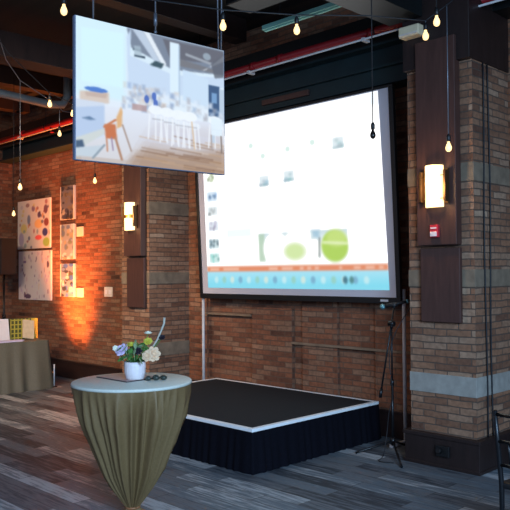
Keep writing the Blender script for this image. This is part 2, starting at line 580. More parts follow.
# ================================================================ ceiling services
sp = thing('sprinkler_pipe', 'long red sprinkler pipe running above the projection screen', 'pipe', (-8.0, 6.2, 4.28))
px0, px1 = -13.43, -2.3
MB().tube([(px0, 6.2, 4.29), (px1, 6.2, 4.31)], 0.042, 14).build('pipe', 'pipe_red', sp, root=sp)
for x in (-12.0, -9.4, -6.2, -5.75, -4.45):
    MB().tube([(x - 0.03, 6.2, 4.30), (x + 0.03, 6.2, 4.30)], 0.056, 14).build('coupling', 'pipe_red', sp, root=sp)
for x in (-11.2, -7.2, -4.4):
    hb = MB().tube([(x, 6.2, 4.34), (x, 6.2, 5.0)], 0.007, 6)
    hb.tube([(x, 6.2 + 0.052 * math.cos(a), 4.30 + 0.052 * math.sin(a)) for a in np.linspace(0, 2 * PI, 17)], 0.006, 5)
    hb.build('hanger', 'black_metal', sp, root=sp)
hd = MB().tube([(-11.0, 6.2, 4.27), (-11.0, 6.2, 4.19)], 0.014, 8).tube([(-11.0, 6.2, 4.19), (-11.0, 6.2, 4.18)], 0.035, 10)
hd.build('sprinkler_head', 'pipe_red', sp, root=sp)
o = MB().tube([(-13.43, 6.12, 4.205), (-2.3, 6.12, 4.225)], 0.011, 8)
for x in (-12, -9.4, -6.2, -4.5):
    o.box(x - 0.02, x + 0.02, 6.1, 6.2, 4.20, 4.235)
tag(o.build('conduit', 'conduit'), 'thin grey conduit running just under the red sprinkler pipe', 'conduit')
st = thing('strip_light', 'unlit pale teal strip fitting hung below the ceiling in front of the red pipe', 'light', (-4.9, 5.6, 4.43))
MB().box(-5.44, -3.9, 5.565, 5.635, 4.415, 4.465).build('housing', 'teal_strip', st, 0.006, root=st)
MB().box(-5.42, -3.92, 5.585, 5.615, 4.40, 4.415).build('diffuser', 'teal_strip', st, 0.003, root=st)
for x in (-5.2, -4.5):
    MB().tube([(x, 5.6, 4.46), (x, 5.6, 5.0)], 0.005, 6).build('suspension_rod', 'black_metal', st, root=st)
vt = thing('projector', 'dark ceiling projector box above the top edge of the hanging picture screen', 'projector', (-5.0, 5.1, 4.5))
MB().box(-5.35, -4.75, 4.95, 5.3, 4.5, 4.68).build('body', 'steel_dark', vt, 0.015, root=vt)
MB().box(-5.2, -4.95, 4.938, 4.95, 4.55, 4.58).build('vent', 'duct', vt, 0.0, root=vt)
MB().tube([(-5.0, 5.3, 4.59), (-5.0, 5.33, 4.59)], 0.05, 16).build('lens', 'black', vt, root=vt)
MB().tube([(-5.05, 5.12, 4.68), (-5.05, 5.12, 5.0)], 0.02, 8).build('ceiling_mount', 'black_metal', vt, root=vt)
dk = MB().tube([(-10.0, 1.2, 4.6), (-10.0, 4.81, 4.43), (-10.0, 5.6, 4.39), (-10.0, 5.82, 4.42), (-10.0, 5.9, 4.55), (-10.0, 5.9, 5.0)], 0.06, 14)
tag(dk.build('duct', 'duct'), 'blue grey round duct crossing the ceiling at upper left', 'duct')
eb = thing('emergency_light', 'beige emergency light box high on the head of the right pier', 'light', (-3.76, 5.86, 3.98))
MB().box(-3.87, -3.65, 5.81, 5.93, 4.01, 4.11).build('body', 'beige', eb, 0.012, root=eb)
MB().box(-3.86, -3.66, 5.80, 5.81, 4.02, 4.04).build('lens', 'plate_white', eb, 0.003, root=eb)

# cables against the pier side
for x, y, t in ((-3.205, 6.17, 0.0), (-3.205, 6.27, 1.0)):
    pts = [(x, y + 0.012 * math.sin(z * 2.3 + t * 2), z) for z in np.linspace(0.3, 3.715, 24)]
    o = MB().tube(pts, 0.0075, 8).build('cable', 'cable')
    tag(o, ('black cable running up the side of the right pier, nearer its front corner' if t == 0 else 'black cable running up the side of the right pier, farther from its front corner'), 'cable', 'cables on the right pier')

# ================================================================ projection screen
SW, SH = 3.115, 2.22
ps = thing('projection_screen', 'large lit projection screen on legs showing a slide program window', 'screen', (-5.945, 6.5, 0.0))
LEAN = D(2.8)
SX = Matrix.Translation((0, 0, 1.53)) @ Matrix.Rotation(LEAN, 4, 'X')


def sc_pt(u, v, dy=0.0):
    return tuple(SX @ Vector(((u - 0.5) * SW, dy, v * SH)))


MB().box(-SW / 2, SW / 2, 0.002, 0.012, 0, SH, SX).build('screen_fabric', 'screen_edge', ps)
fr = MB()
fw = 0.055
fr.box(-SW / 2 - fw, SW / 2 + fw, -0.012, 0.035, -fw - 0.012, 0, SX)
fr.box(-SW / 2 - fw, SW / 2 + fw, -0.012, 0.035, SH, SH + 0.03, SX)
fr.box(-SW / 2 - fw, -SW / 2, -0.012, 0.035, 0, SH, SX)
fr.box(SW / 2, SW / 2 + fw, -0.012, 0.035, 0, SH, SX)
fr.build('frame', 'black', ps, 0.006)
for s in (-1, 1):
    lx = 1.612 * s
    MB().tube([(lx, 0.05, 0.03), (lx, 0.05, 1.62)], 0.02, 12).build('leg', 'alu', ps)
    ft = MB().box(lx - 0.02, lx + 0.02, -0.22, 0.135, 0.0, 0.035)
    ft.build('foot', 'alu', ps, 0.005)
MB().box(SW / 2 - 0.2, SW / 2 - 0.1, -0.015, -0.012, -0.045, -0.022, SX).build('maker_plate', 'alu', ps)

P = Paint(230, 165, (255, 255, 255))
# faint page panels
P.rect(0, 1, 0.93, 1, (240, 248, 255))
P.rect(0.11, 1, 0.38, 0.93, (255, 255, 255))
P.rect(0.14, 0.30, 0.305, 0.36, (232, 248, 250), 0.8)
P.rect(0.0, 0.10, 0.16, 0.92, (250, 253, 255))
th = [(0.69, (248, 252, 246), (190, 206, 170)), (0.57, (205, 226, 244), (130, 165, 205)), (0.48, (226, 236, 240), (176, 186, 190)),
      (0.385, (220, 230, 240), (160, 160, 180)), (0.275, (205, 226, 230), (110, 136, 150)), (0.185, (200, 232, 230), (130, 185, 180))]
rng = np.random.RandomState(3)
for v, c0, c1 in th:
    P.rect(0.02, 0.085, v - 0.028, v + 0.028, c0, 0.95)
    for q in range(9):
        P.ell(0.025 + 0.055 * rng.rand(), v - 0.022 + 0.044 * rng.rand(), 0.008, 0.01, np.array(c1) * (0.75 + 0.5 * rng.rand()), 0.8)
for u, v in ((0.32, 0.84), (0.39, 0.77), (0.535, 0.785), (0.67, 0.80)):
    P.ell(u, v, 0.014, 0.016, (214, 240, 232), 0.9)
for u, v in ((0.80, 0.775), (0.39, 0.625), (0.535, 0.635)):
    P.rect(u - 0.028, u + 0.028, v - 0.03, v + 0.03, (222, 236, 242), 0.9)
    for q in range(6):
        P.ell(u - 0.022 + 0.044 * rng.rand(), v - 0.024 + 0.04 * rng.rand(), 0.011, 0.010, (150 + 50 * rng.rand(), 190 + 20 * rng.rand(), 210), 0.7)
    P.line(u - 0.024, v - 0.024, u + 0.024, v - 0.022, 0.006, (120, 160, 170), 0.8)
P.rect(0.785, 0.805, 0.57, 0.62, (236, 236, 240), 0.8)
P.rect(0.33, 0.38, 0.415, 0.43, (240, 240, 240), 0.7)
# slide with plates
P.U = P.U - 0.042
P.V = P.V + 0.012
P.rect(0.30, 0.78, 0.16, 0.33, (246, 252, 250), 1)
P.grad(0.27, 0.33, (240, 248, 250), (196, 218, 226), 0.9, 0.30, 0.78)
P.rect(0.30, 0.335, 0.17, 0.33, (176, 204, 178), 0.8)
P.ell(0.40, 0.24, 0.075, 0.10, (250, 253, 252), 1)
P.ell(0.535, 0.235, 0.10, 0.12, (252, 255, 250), 1)
P.ell(0.505, 0.222, 0.055, 0.045, (206, 230, 160), 0.9, 0.5)
P.rect(0.60, 0.64, 0.29, 0.335, (150, 190, 214), 0.7, 0.02)
P.line(0.635, 0.19, 0.64, 0.29, 0.007, (110, 120, 120), 0.9)
P.ell(0.715, 0.245, 0.067, 0.085, (176, 212, 96), 1)
P.ell(0.725, 0.285, 0.05, 0.045, (202, 226, 134), 0.8, 0.5)
P.line(0.66, 0.265, 0.775, 0.255, 0.014, (232, 244, 200), 0.9)
P.rect(0.782, 0.90, 0.15, 0.34, (255, 255, 255), 1)
P.U = P.U + 0.042
P.V = P.V - 0.012
# status bar and task bar
P.rect(0, 1, 0.098, 0.132, (226, 140, 104), 1)
for u, w in ((0.05, .06), (0.16, .1), (0.42, .05), (0.5, .06), (0.58, .02), (0.62, .02), (0.66, .02), (0.78, .012), (0.86, .03), (0.92, .04), (0.97, .02)):
    P.rect(u - w / 2, u + w / 2, 0.110, 0.121, (250, 214, 196), 0.85)
P.grad(0, 0.098, (120, 216, 238), (168, 226, 244))
P.rect(0, 1, 0.0, 0.012, (150, 220, 240), 0.6)
for i, u in enumerate(np.linspace(0.06, 0.9, 17)):
    cc = [(200, 236, 240), (150, 206, 190), (216, 232, 220), (120, 170, 200)][i % 4]
    P.ell(u, 0.05, 0.013, 0.02, cc, 0.85)
P.ell(0.80, 0.05, 0.012, 0.02, (60, 110, 130), 0.9)
P.ell(0.83, 0.05, 0.010, 0.02, (80, 130, 130), 0.9)
# fits inside the grey border of the fabric
P.blur(2)
P.mesh('projected_image', 1, 1, 'show', ps, lambda u, v: sc_pt(0.036 + u * (0.972 - 0.016 * v - 0.036), 0.035 + v * (0.995 - 0.035), -0.001))

# ================================================================ hanging picture screen
A = Vector((-4.385, 2.645, 0))
B = Vector((-4.275, 3.942, 0))
hw = (B - A).length
hang = thing('hanging_screen', 'bright hanging picture panel showing a white dining room with pale chairs', 'screen', (A.x, A.y, 2.585), math.atan2(B.y - A.y, B.x - A.x))
HH = 1.005
MB().box(0, hw, 0.0, 0.035, 0, HH).build('panel', 'panel_edge', hang, 0.004)
W = (236, 248, 255)
Q = Paint(210, 160, (226, 240, 252))
rng = np.random.RandomState(5)
# back wall and ceiling
Q.grad(0.5, 1.0, (222, 236, 250), (214, 238, 252))
Q.poly([(0.0, 0.45), (0.0, 1.0), (0.30, 1.0), (0.31, 0.45)], (212, 240, 252))
Q.poly([(0.03, 0.55), (0.03, 0.93), (0.29, 0.95), (0.29, 0.55)], (214, 246, 252))
Q.poly([(0.31, 1.0), (1.0, 1.0), (1.0, 0.80), (0.62, 0.76), (0.34, 0.86)], (124, 136, 156))
Q.poly([(0.31, 0.93), (0.34, 1.0), (0.33, 0.80), (0.62, 0.72), (1.0, 0.78), (1.0, 0.70), (0.62, 0.55), (0.32, 0.55)], (200, 220, 244))
Q.poly([(0.345, 1.0), (0.42, 1.0), (0.555, 0.76), (0.52, 0.755)], (190, 206, 226))
Q.poly([(0.42, 1.0), (0.46, 1.0), (0.575, 0.79), (0.555, 0.76)], (228, 238, 248))
Q.poly([(0.55, 0.98), (1.0, 0.99), (1.0, 0.90), (0.80, 0.86), (0.60, 0.84)], (104, 106, 118))
Q.poly([(0.62, 0.86), (0.92, 0.83), (0.92, 0.80), (0.62, 0.80)], (120, 122, 130))
Q.poly([(0.83, 0.80), (0.86, 0.81), (1.0, 0.96), (1.0, 0.91)], (226, 236, 246))
Q.line(0.72, 0.90, 0.9, 0.87, 0.02, (160, 168, 180))
Q.ell(0.87, 0.92, 0.03, 0.028, (150, 165, 180), 1, .3)
Q.poly([(0.90, 0.87), (1.0, 0.97), (1.0, 0.78), (0.93, 0.76)], (92, 96, 108), 0.8)
Q.rect(0.36, 0.43, 0.80, 0.815, (50, 66, 84))
Q.rect(0.35, 0.40, 0.845, 0.86, (60, 74, 90))
Q.poly([(0.355, 0.88), (0.40, 0.885), (0.41, 0.81), (0.36, 0.81)], (170, 190, 205), 0.8)
Q.poly([(0.46, 0.76), (0.50, 0.80), (0.56, 0.79), (0.54, 0.75)], (60, 84, 96))
Q.rect(0.600, 0.665, 0.50, 0.97, (220, 240, 255))
Q.rect(0.660, 0.672, 0.50, 0.96, (176, 200, 224), 0.8)
Q.rect(0.88, 0.965, 0.45, 0.70, (64, 92, 132))
Q.rect(0.905, 0.945, 0.56, 0.64, (120, 160, 205))
Q.rect(0.965, 1.0, 0.42, 0.68, (186, 206, 226))
Q.poly([(0.69, 0.54), (0.88, 0.52), (0.88, 0.74), (0.69, 0.78)], (204, 226, 248))
# floor: pale on the left, wood on the right
Q.grad(0.0, 0.40, (176, 150, 130), (222, 230, 246))
Q.poly([(0.0, 0.0), (0.0, 0.45), (0.55, 0.42), (0.40, 0.14), (0.34, 0.0)], (224, 232, 246), 0.75, 0.03)
Q.poly([(0.30, 0.0), (0.36, 0.09), (0.66, 0.14), (1.0, 0.22), (1.0, 0.0)], (168, 140, 120), 0.6, 0.02)
Q.poly([(0.36, 0.16), (0.52, 0.33), (0.98, 0.30), (1.0, 0.20), (0.7, 0.14)], (212, 216, 232), 0.7, 0.03)
for i in range(34):
    u = 0.34 + 0.62 * rng.rand()
    v = 0.02 + 0.24 * rng.rand()
    c = [(120, 84, 60), (196, 164, 132), (216, 198, 180), (140, 104, 76)][rng.randint(4)]
    Q.line(u, v, u + 0.14 + 0.1 * rng.rand(), v - 0.015, 0.010, c, 0.5)
# far furniture clutter
for i in range(120):
    u = 0.28 + 0.36 * rng.rand()
    v = 0.40 + 0.17 * rng.rand()
    c = [(90, 120, 170), (238, 246, 255), (150, 130, 120), (190, 205, 225), (70, 90, 130), (214, 180, 150)][rng.randint(6)]
    Q.rect(u, u + 0.012 + 0.02 * rng.rand(), v, v + 0.012 + 0.03 * rng.rand(), np.array(c) * 0.55 + np.array((205, 222, 245)) * 0.45, 0.6, 0.02)
for i in range(40):
    u = 0.68 + 0.3 * rng.rand()
    v = 0.40 + 0.12 * rng.rand()
    c = [(110, 140, 180), (240, 248, 255), (160, 150, 150), (200, 215, 230)][rng.randint(4)]
    Q.rect(u, u + 0.015 + 0.02 * rng.rand(), v, v + 0.02 + 0.03 * rng.rand(), np.array(c) * 0.6 + np.array((205, 222, 245)) * 0.4, 0.6, 0.02)
Q.rect(0.345, 0.44, 0.405, 0.45, (180, 150, 150), 0.8)
for u, v in ((0.49, 0.53), (0.44, 0.50), (0.50, 0.48)):
    Q.ell(u, v, 0.016, 0.03, (72, 104, 190), 0.9)
# left counter and table
Q.poly([(0.02, 0.48), (0.20, 0.50), (0.20, 0.42), (0.02, 0.40)], (214, 200, 190))
Q.poly([(0.05, 0.48), (0.19, 0.49), (0.18, 0.455), (0.06, 0.45)], (190, 168, 158), 0.7)
Q.ell(0.12, 0.505, 0.07, 0.018, (74, 120, 205), 0.95)
Q.poly([(0.0, 0.30), (0.0, 0.42), (0.17, 0.42), (0.17, 0.18), (0.0, 0.10)], (208, 220, 238))
Q.poly([(0.0, 0.10), (0.17, 0.20), (0.17, 0.40), (0.0, 0.36)], (184, 204, 234))
Q.poly([(0.0, 0.06), (0.17, 0.20), (0.17, 0.24), (0.0, 0.15)], (206, 214, 214))
Q.poly([(0.03, 0.29), (0.08, 0.31), (0.12, 0.29), (0.08, 0.285)], (96, 124, 160))
Q.poly([(0.0, 0.13), (0.04, 0.14), (0.05, 0.09), (0.0, 0.07)], (70, 92, 120))
Q.poly([(0.0, 0.02), (0.12, 0.03), (0.17, 0.12), (0.0, 0.08)], (196, 210, 222))
Q.line(0.10, 0.02, 0.17, 0.12, 0.012, (140, 156, 170))
# wooden chair
Q.U = Q.U + 0.022
Q.poly([(0.265, 0.33), (0.295, 0.41), (0.305, 0.38), (0.300, 0.27), (0.27, 0.25)], (222, 178, 128))
Q.poly([(0.19, 0.27), (0.26, 0.28), (0.27, 0.17), (0.20, 0.17)], (200, 116, 70))
Q.line(0.19, 0.25, 0.26, 0.31, 0.014, (200, 120, 76))
Q.line(0.205, 0.17, 0.21, 0.08, 0.010, (196, 140, 110))
Q.line(0.26, 0.18, 0.30, 0.03, 0.015, (176, 132, 104))
Q.line(0.235, 0.18, 0.245, 0.09, 0.008, (150, 130, 160))
Q.line(0.305, 0.28, 0.36, 0.10, 0.011, (170, 150, 140))
Q.U = Q.U - 0.022
# white tables and chairs
for u, v, s in ((0.50, 0.34, 1.0), (0.58, 0.33, 1.05), (0.66, 0.32, 1.1), (0.74, 0.32, 1.1), (0.93, 0.33, 1.0)):
    Q.ell(u, v + 0.09 * s, 0.05 * s, 0.035 * s, (240, 248, 255), 0.95)
    Q.ell(u + 0.03, v + 0.03 * s, 0.045 * s, 0.025 * s, (228, 238, 250), 0.9)
    for du in (-0.04, 0.0, 0.035, 0.06):
        Q.line(u + du, v + 0.05, u + du * 1.25, v - 0.13 * s, 0.010, (238, 244, 252), 0.9)
    Q.line(u - 0.02, v + 0.02, u + 0.05, v + 0.02, 0.010, (160, 160, 170), 0.6)
Q.line(0.755, 0.38, 0.775, 0.17, 0.010, (222, 196, 164), 0.9)
Q.rect(0.90, 0.985, 0.30, 0.44, (226, 242, 254), 0.9)
Q.rect(0.90, 0.93, 0.24, 0.30, (190, 210, 230), 0.8)
Q.line(0.90, 0.30, 0.905, 0.18, 0.010, (170, 160, 160), 0.9)
Q.line(0.975, 0.30, 0.98, 0.17, 0.012, (130, 116, 110), 0.9)
Q.blur(1)
Q.mesh('display', 1, 1, 'show_hang', hang, lambda u, v: (0.008 + u * (hw - 0.016), -0.0015, 0.006 + v * (HH - 0.010)))
for q, (u, du) in enumerate(((0.115, 0.0), (0.51, 0.0), (0.965, -0.02), (0.985, 0.03))):
    x = u * hw
    MB().tube([(x, 0.018, HH - 0.005), (x + du, 0.018, 5.0 - 2.585)], 0.006, 6).build('suspension_cable', 'wire', hang)
tb = MB().tube([(0.51 * hw, 0.018, HH + 0.07), (0.51 * hw, 0.018, HH + 0.16)], 0.014, 8).tube([(0.51 * hw, 0.018, HH + 0.01), (0.51 * hw, 0.018, HH + 0.03)], 0.012, 8)
tb.build('turnbuckle', 'wire', hang)

# ================================================================ stage
stg = thing('stage', 'low black skirted stage platform with a white edge in front of the screen', 'stage', (-5.975, 5.58, 0.0))
X0, X1, Y0, Y1, ZT = -7.29, -4.665, 4.615, 6.55, 0.40
MB().box(X0 + 0.05, X1 - 0.05, Y0 + 0.05, Y1 - 0.05, ZT - 0.04, ZT - 0.002).build('deck', 'carpet', stg, root=stg)
ed = MB()
w = 0.05
ed.box(X0, X1, Y0, Y0 + w, ZT - 0.03, ZT).box(X0, X1, Y1 - w, Y1, ZT - 0.03, ZT)
ed.box(X0, X0 + w, Y0 + w, Y1 - w, ZT - 0.03, ZT).box(X1 - w, X1, Y0 + w, Y1 - w, ZT - 0.03, ZT)
ed.build('edge_trim', 'white_trim', stg, 0.003, root=stg)


def pleated_wall(corners, z_top, z_bot, amp_bot, pitch, flare, closed=True, amp_top=0.004, rows=7, rnd=0.06):
    """cloth hanging from an outline, gathered in pleats, standing out a little at the hem"""
    mb = MB()
    pts = []
    n = len(corners)
    for i in range(n if closed else n - 1):
        a = Vector(corners[i])
        b = Vector(corners[(i + 1) % n])
        L = (b - a).length
        cnt = max(2, int(L / (pitch / 6)))
        t = (b - a).normalized()
        nrm = Vector((t.y, -t.x, 0))
        for q in range(cnt):
            f = q / cnt
            pts.append((a + (b - a) * f, nrm, i, f * L, L))
    # blend normals near corners
    N = len(pts)
    rings = []
    for rI in range(rows):
        f = rI / (rows - 1)
        z = z_top + (z_bot - z_top) * f
        ring = []
        for j, (p, nrm, i, s, L) in enumerate(pts):
            nb = nrm
            if s < rnd * 2:
                nb = (nrm * (0.5 + s / (rnd * 4)) + pts[(j - max(1, int(s / (pitch / 6)) + 1)) % N][1] * (0.5 - s / (rnd * 4))).normalized() if closed or i > 0 else nrm
            elif L - s < rnd * 2:
                e = L - s
                nxt = pts[(j + int(e / (pitch / 6)) + 2) % N][1] if closed else nrm
                nb = (nrm * (0.5 + e / (rnd * 4)) + nxt * (0.5 - e / (rnd * 4))).normalized()
            ph = (i * 37.0 + s) * 2 * PI / pitch
            wv = math.sin(ph + 1.3 * math.sin(ph * 0.23 + i) + 0.6 * math.sin(ph * 0.11)) * (0.65 + 0.35 * math.sin(ph * 0.37 + 2))
            amp = amp_top + (amp_bot - amp_top) * f ** 0.8
            q = p + nb * (flare * f ** 1.3 + amp * (0.6 + wv))
            ring.append(mb.bm.verts.new((q.x, q.y, z)))
        rings.append(ring)
    for a in range(rows - 1):
        for j in range(N if closed else N - 1):
            fc = mb.bm.faces.new((rings[a][j], rings[a][(j + 1) % N], rings[a + 1][(j + 1) % N], rings[a + 1][j]))
            fc.smooth = True
    return mb


sk = pleated_wall([(X0, Y0, 0), (X1, Y0, 0), (X1, Y1, 0), (X0, Y1, 0)], ZT - 0.031, 0.003, 0.014, 0.11, 0.03)
sk.build('skirt', 'skirt', stg, root=stg)
lg = [(X0 + 0.1, Y0 + 0.1), (X1 - 0.1, Y0 + 0.1), (X0 + 0.1, Y1 - 0.1), (X1 - 0.1, Y1 - 0.1)]
for x, y in lg:
    MB().tube([(x, y, 0), (x, y, ZT - 0.04)], 0.03, 8).build('leg', 'black_metal', stg, root=stg)

# ================================================================ mic stand
ms = thing('microphone_stand', 'black tripod boom microphone stand at the right end of the stage', 'stand', (-4.19, 6.03, 0.0))
cx, cy = -4.155, 6.06
for fx, fy in ((-3.815, 5.70), (-4.44, 5.83), (-4.19, 6.42)):
    MB().tube([(cx, cy, 0.135), (cx + (fx - cx) * .9, cy + (fy - cy) * .9, 0.025), (fx, fy, 0.012)], [0.011, 0.011, 0.013], 8).build('leg', 'black_metal', ms, root=ms)
MB().tube([(cx, cy, 0.09), (cx, cy, 0.70)], 0.0135, 10).tube([(cx, cy, 0.7), (cx, cy, 1.28)], 0.009, 10).build('pole', 'black_metal', ms, root=ms)
MB().tube([(cx, cy, 0.10), (cx, cy, 0.17)], 0.026, 10).build('hub', 'black_metal', ms, root=ms)
MB().tube([(cx, cy, 0.68), (cx, cy, 0.74)], 0.02, 10).build('collar', 'black_metal', ms, root=ms)
MB().tube([(cx - 0.03, cy, 1.29), (cx + 0.03, cy, 1.29)], 0.026, 10).tube([(cx, cy, 1.24), (cx, cy, 1.29)], 0.016, 10).build('boom_clutch', 'black_metal', ms, root=ms)
dv = Vector((0.11, 0.10, 0.90)).normalized()
c0 = Vector((cx, cy, 1.29))
p0 = c0 - dv * 0.74
p1 = c0 + dv * 0.165
boom = MB().tube([p0, p1], 0.009, 8).build('boom_arm', 'black_metal', ms, root=ms)
MB().tube([p0, p0 + dv * 0.09], 0.017, 10).build('counterweight', 'black_metal', boom, root=ms)
ma = Vector((-4.265, 5.995, 1.425))
mb_ = Vector((-4.06, 6.19, 1.485))
mdir = (mb_ - ma).normalized()
MB().tube([p1 - dv * 0.01, p1 + dv * 0.012], 0.014, 8).tube([p1 + dv * 0.02 - mdir * 0.03, p1 + dv * 0.02 + mdir * 0.03], 0.020, 10).build('microphone_clip', 'black', ms, root=ms)
mc = thing('microphone', 'handheld microphone lying almost level in the clip on top of the boom stand', 'microphone', tuple((ma + mb_) / 2))
mid = p1 + dv * 0.03
ma, mb2 = mid - mdir * 0.15, mid + mdir * 0.12
MB().tube([ma + mdir * 0.05, mb2], [0.019, 0.013], 12).build('body', 'black', mc, root=mc)
MB().ball(ma + mdir * 0.03, 0.028, seg=14).build('grille', 'grille', mc, root=mc)
MB().tube([mb2, mb2 + mdir * 0.02], 0.020, 12).build('connector', 'grille', mc, root=mc)
pts = [mb2 + mdir * 0.02, mb2 + mdir * 0.06 + Vector((0, 0, -0.03)), Vector((cx + 0.03, cy + 0.02, 1.2)), Vector((cx - 0.02, cy - 0.018, 0.95)), Vector((cx + 0.02, cy - 0.02, 0.6)),
       Vector((cx - 0.02, cy - 0.03, 0.42)), Vector((cx - 0.05, cy - 0.03, 0.2)), Vector((cx - 0.03, cy - 0.12, 0.012)), Vector((cx + 0.06, cy - 0.32, 0.008)), Vector((cx + 0.2, cy - 0.28, 0.008))]
sm = []
for i in range(len(pts) - 1):
    a0, a1, a2, a3 = pts[max(i - 1, 0)], pts[i], pts[i + 1], pts[min(i + 2, len(pts) - 1)]
    for q in range(5):
        t = q / 5
        sm.append(0.5 * ((2 * a1) + (-a0 + a2) * t + (2 * a0 - 5 * a1 + 4 * a2 - a3) * t * t + (-a0 + 3 * a1 - 3 * a2 + a3) * t ** 3))
sm.append(pts[-1])
MB().tube(sm, 0.0045, 6).build('cable', 'cable', ms, root=ms)

# ================================================================ cocktail table
TX, TY, TH, TR = -4.52, 3.21, 1.005, 0.444
ct = thing('cocktail_table', 'tall round cocktail table under a gathered olive cloth', 'table', (TX, TY, 0))
MB().lathe([(0.0, 0), (0.12, 0), (0.12, 0.018), (0.105, 0.026), (0.03, 0.032), (0.0, 0.032)]).build('base', 'wood_base', ct)
MB().tube([(0, 0, 0.03), (0, 0, TH - 0.03)], 0.03, 14).build('pole', 'wood_base', ct)
MB().lathe([(0, TH - 0.03), (TR - 0.012, TH - 0.03), (TR - 0.012, TH - 0.004), (0, TH - 0.004)], n=48).build('tabletop', 'wood_base', ct)
tc = thing('tablecloth', 'olive cloth with its round top tinted pale for the light, gathered to a point under the cocktail table', 'tablecloth', (TX, TY, 0))
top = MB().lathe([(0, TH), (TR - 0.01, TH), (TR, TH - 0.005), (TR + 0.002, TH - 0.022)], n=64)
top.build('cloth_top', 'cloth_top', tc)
prof = [(0.985, 0.455), (0.96, 0.452), (0.90, 0.441), (0.82, 0.420), (0.73, 0.390), (0.634, 0.352), (0.53, 0.310), (0.43, 0.270), (0.336, 0.230), (0.25, 0.180), (0.17, 0.125), (0.12, 0.088), (0.085, 0.062), (0.068, 0.05), (0.05, 0.058), (0.036, 0.072)]
rng = np.random.RandomState(11)
prof = [(z, r_ * 0.975) for z, r_ in prof]
ph = rng.rand(6) * 6.28


def fold(a, i):
    z = prof[i][0]
    f = min(1.0, (0.985 - z) / 0.25)
    a2 = a + 0.22 * math.sin(a * 2 + ph[0]) + 0.10 * math.sin(5 * a + ph[1]) + 0.10 * (1 - z) * math.sin(3 * a + ph[3])
    s = math.sin(14 * a2 + ph[2])
    s = (1 - abs(s) ** 0.8 * 1.6) * 0.6 + 0.4 * math.sin(8 * a2 + ph[4])
    return (0.26 * f + 0.004) * s * (0.75 + 0.35 * math.sin(4 * a + ph[5]))


mbx = MB()
n = 260
rings = []
for i, (z, r) in enumerate(prof):
    rings.append([mbx.bm.verts.new(((r * (1 + fold(2 * PI * q / n, i))) * math.cos(2 * PI * q / n), (r * (1 + fold(2 * PI * q / n, i))) * math.sin(2 * PI * q / n), z)) for q in range(n)])
for i in range(len(rings) - 1):
    for q in range(n):
        f = mbx.bm.faces.new((rings[i][q], rings[i][(q + 1) % n], rings[i + 1][(q + 1) % n], rings[i + 1][q]))
        f.smooth = True
mbx.build('cloth_skirt', 'cloth', tc)
MB().tube([(0.052 * math.cos(a), 0.052 * math.sin(a), 0.069) for a in np.linspace(0, 2 * PI, 25)], 0.009, 6).build('tie', 'wood_base', tc)

# things on it
mn = thing('menu_folder', 'flat brown folder lying under the vase on the cocktail table', 'folder', (-4.65, 3.27, TH), 0.0)
MB().box(-0.20, 0.20, -0.16, 0.16, 0.0, 0.006).build('cover', 'card_edge', mn, 0.002)
MB().box(-0.19, 0.19, -0.15, 0.15, 0.006, 0.009).build('page', 'brown_card', mn, 0.001)
VX, VY = -4.507, 3.228
fa = thing('flower_arrangement', 'small white vase of mixed flowers on the cocktail table', 'flowers', (VX, VY, TH + 0.009))
VZ = TH + 0.009
MB().lathe([(0, 0.0), (0.060, 0.0), (0.068, 0.006), (0.077, 0.05), (0.079, 0.10), (0.078, 0.130), (0.073, 0.132), (0.070, 0.12), (0.068, 0.02), (0, 0.016)], n=64,
            wob=lambda a, i: 0.018 * math.sin(20 * a) if 1 < i < 5 else 0).build('vase', 'ceramic', fa)
MB().lathe([(0, 0.10), (0.069, 0.10), (0.069, 0.118), (0, 0.120)]).build('soil', 'leaf', fa)
R_ = Vector((0.7071, 0.7071, 0))     # to the right as photographed
F_ = Vector((-0.7071, 0.7071, 0))


def at(r, f, z):
    v = R_ * r + F_ * f
    return Vector((v.x, v.y, z))


def flower(name, c, r, m, ncore=5, face=Vector((0, 0, 1)), stem=True):
    mb = MB()
    rot = face.normalized().to_track_quat('Z', 'Y').to_matrix()
    for layer, (cnt, rad, tilt, sz) in enumerate(((7, 0.62, 0.35, 0.50), (6, 0.42, 0.8, 0.46), (ncore, 0.18, 1.2, 0.36))):
        for q in range(cnt):
            a = 2 * PI * q / cnt + layer * 0.4
            off = Vector((math.cos(a) * rad, math.sin(a) * rad, 0.12 * layer + 0.1))
            pr = rot @ Matrix.Rotation(a, 3, 'Z') @ Matrix.Rotation(-tilt, 3, 'Y')
            mb.ball(Vector(c) + rot @ (off * r), r * sz, (1.0, 0.85, 0.22), 8, pr)
    mb.ball(Vector(c) + rot @ Vector((0, 0, r * 0.15)), r * 0.34, (1, 1, 0.8), 8)
    if stem:
        st = Vector((c[0] * 0.3, c[1] * 0.3, 0.11))
        mb2 = MB().tube([st, (st + Vector(c)) / 2 + Vector((0, 0, 0.01)), Vector(c)], 0.004, 6)
        fl = mb.build(name, m, fa)
        mb2.build('stem', 'leaf', fl)
        return fl
    return mb.build(name, m, fa)


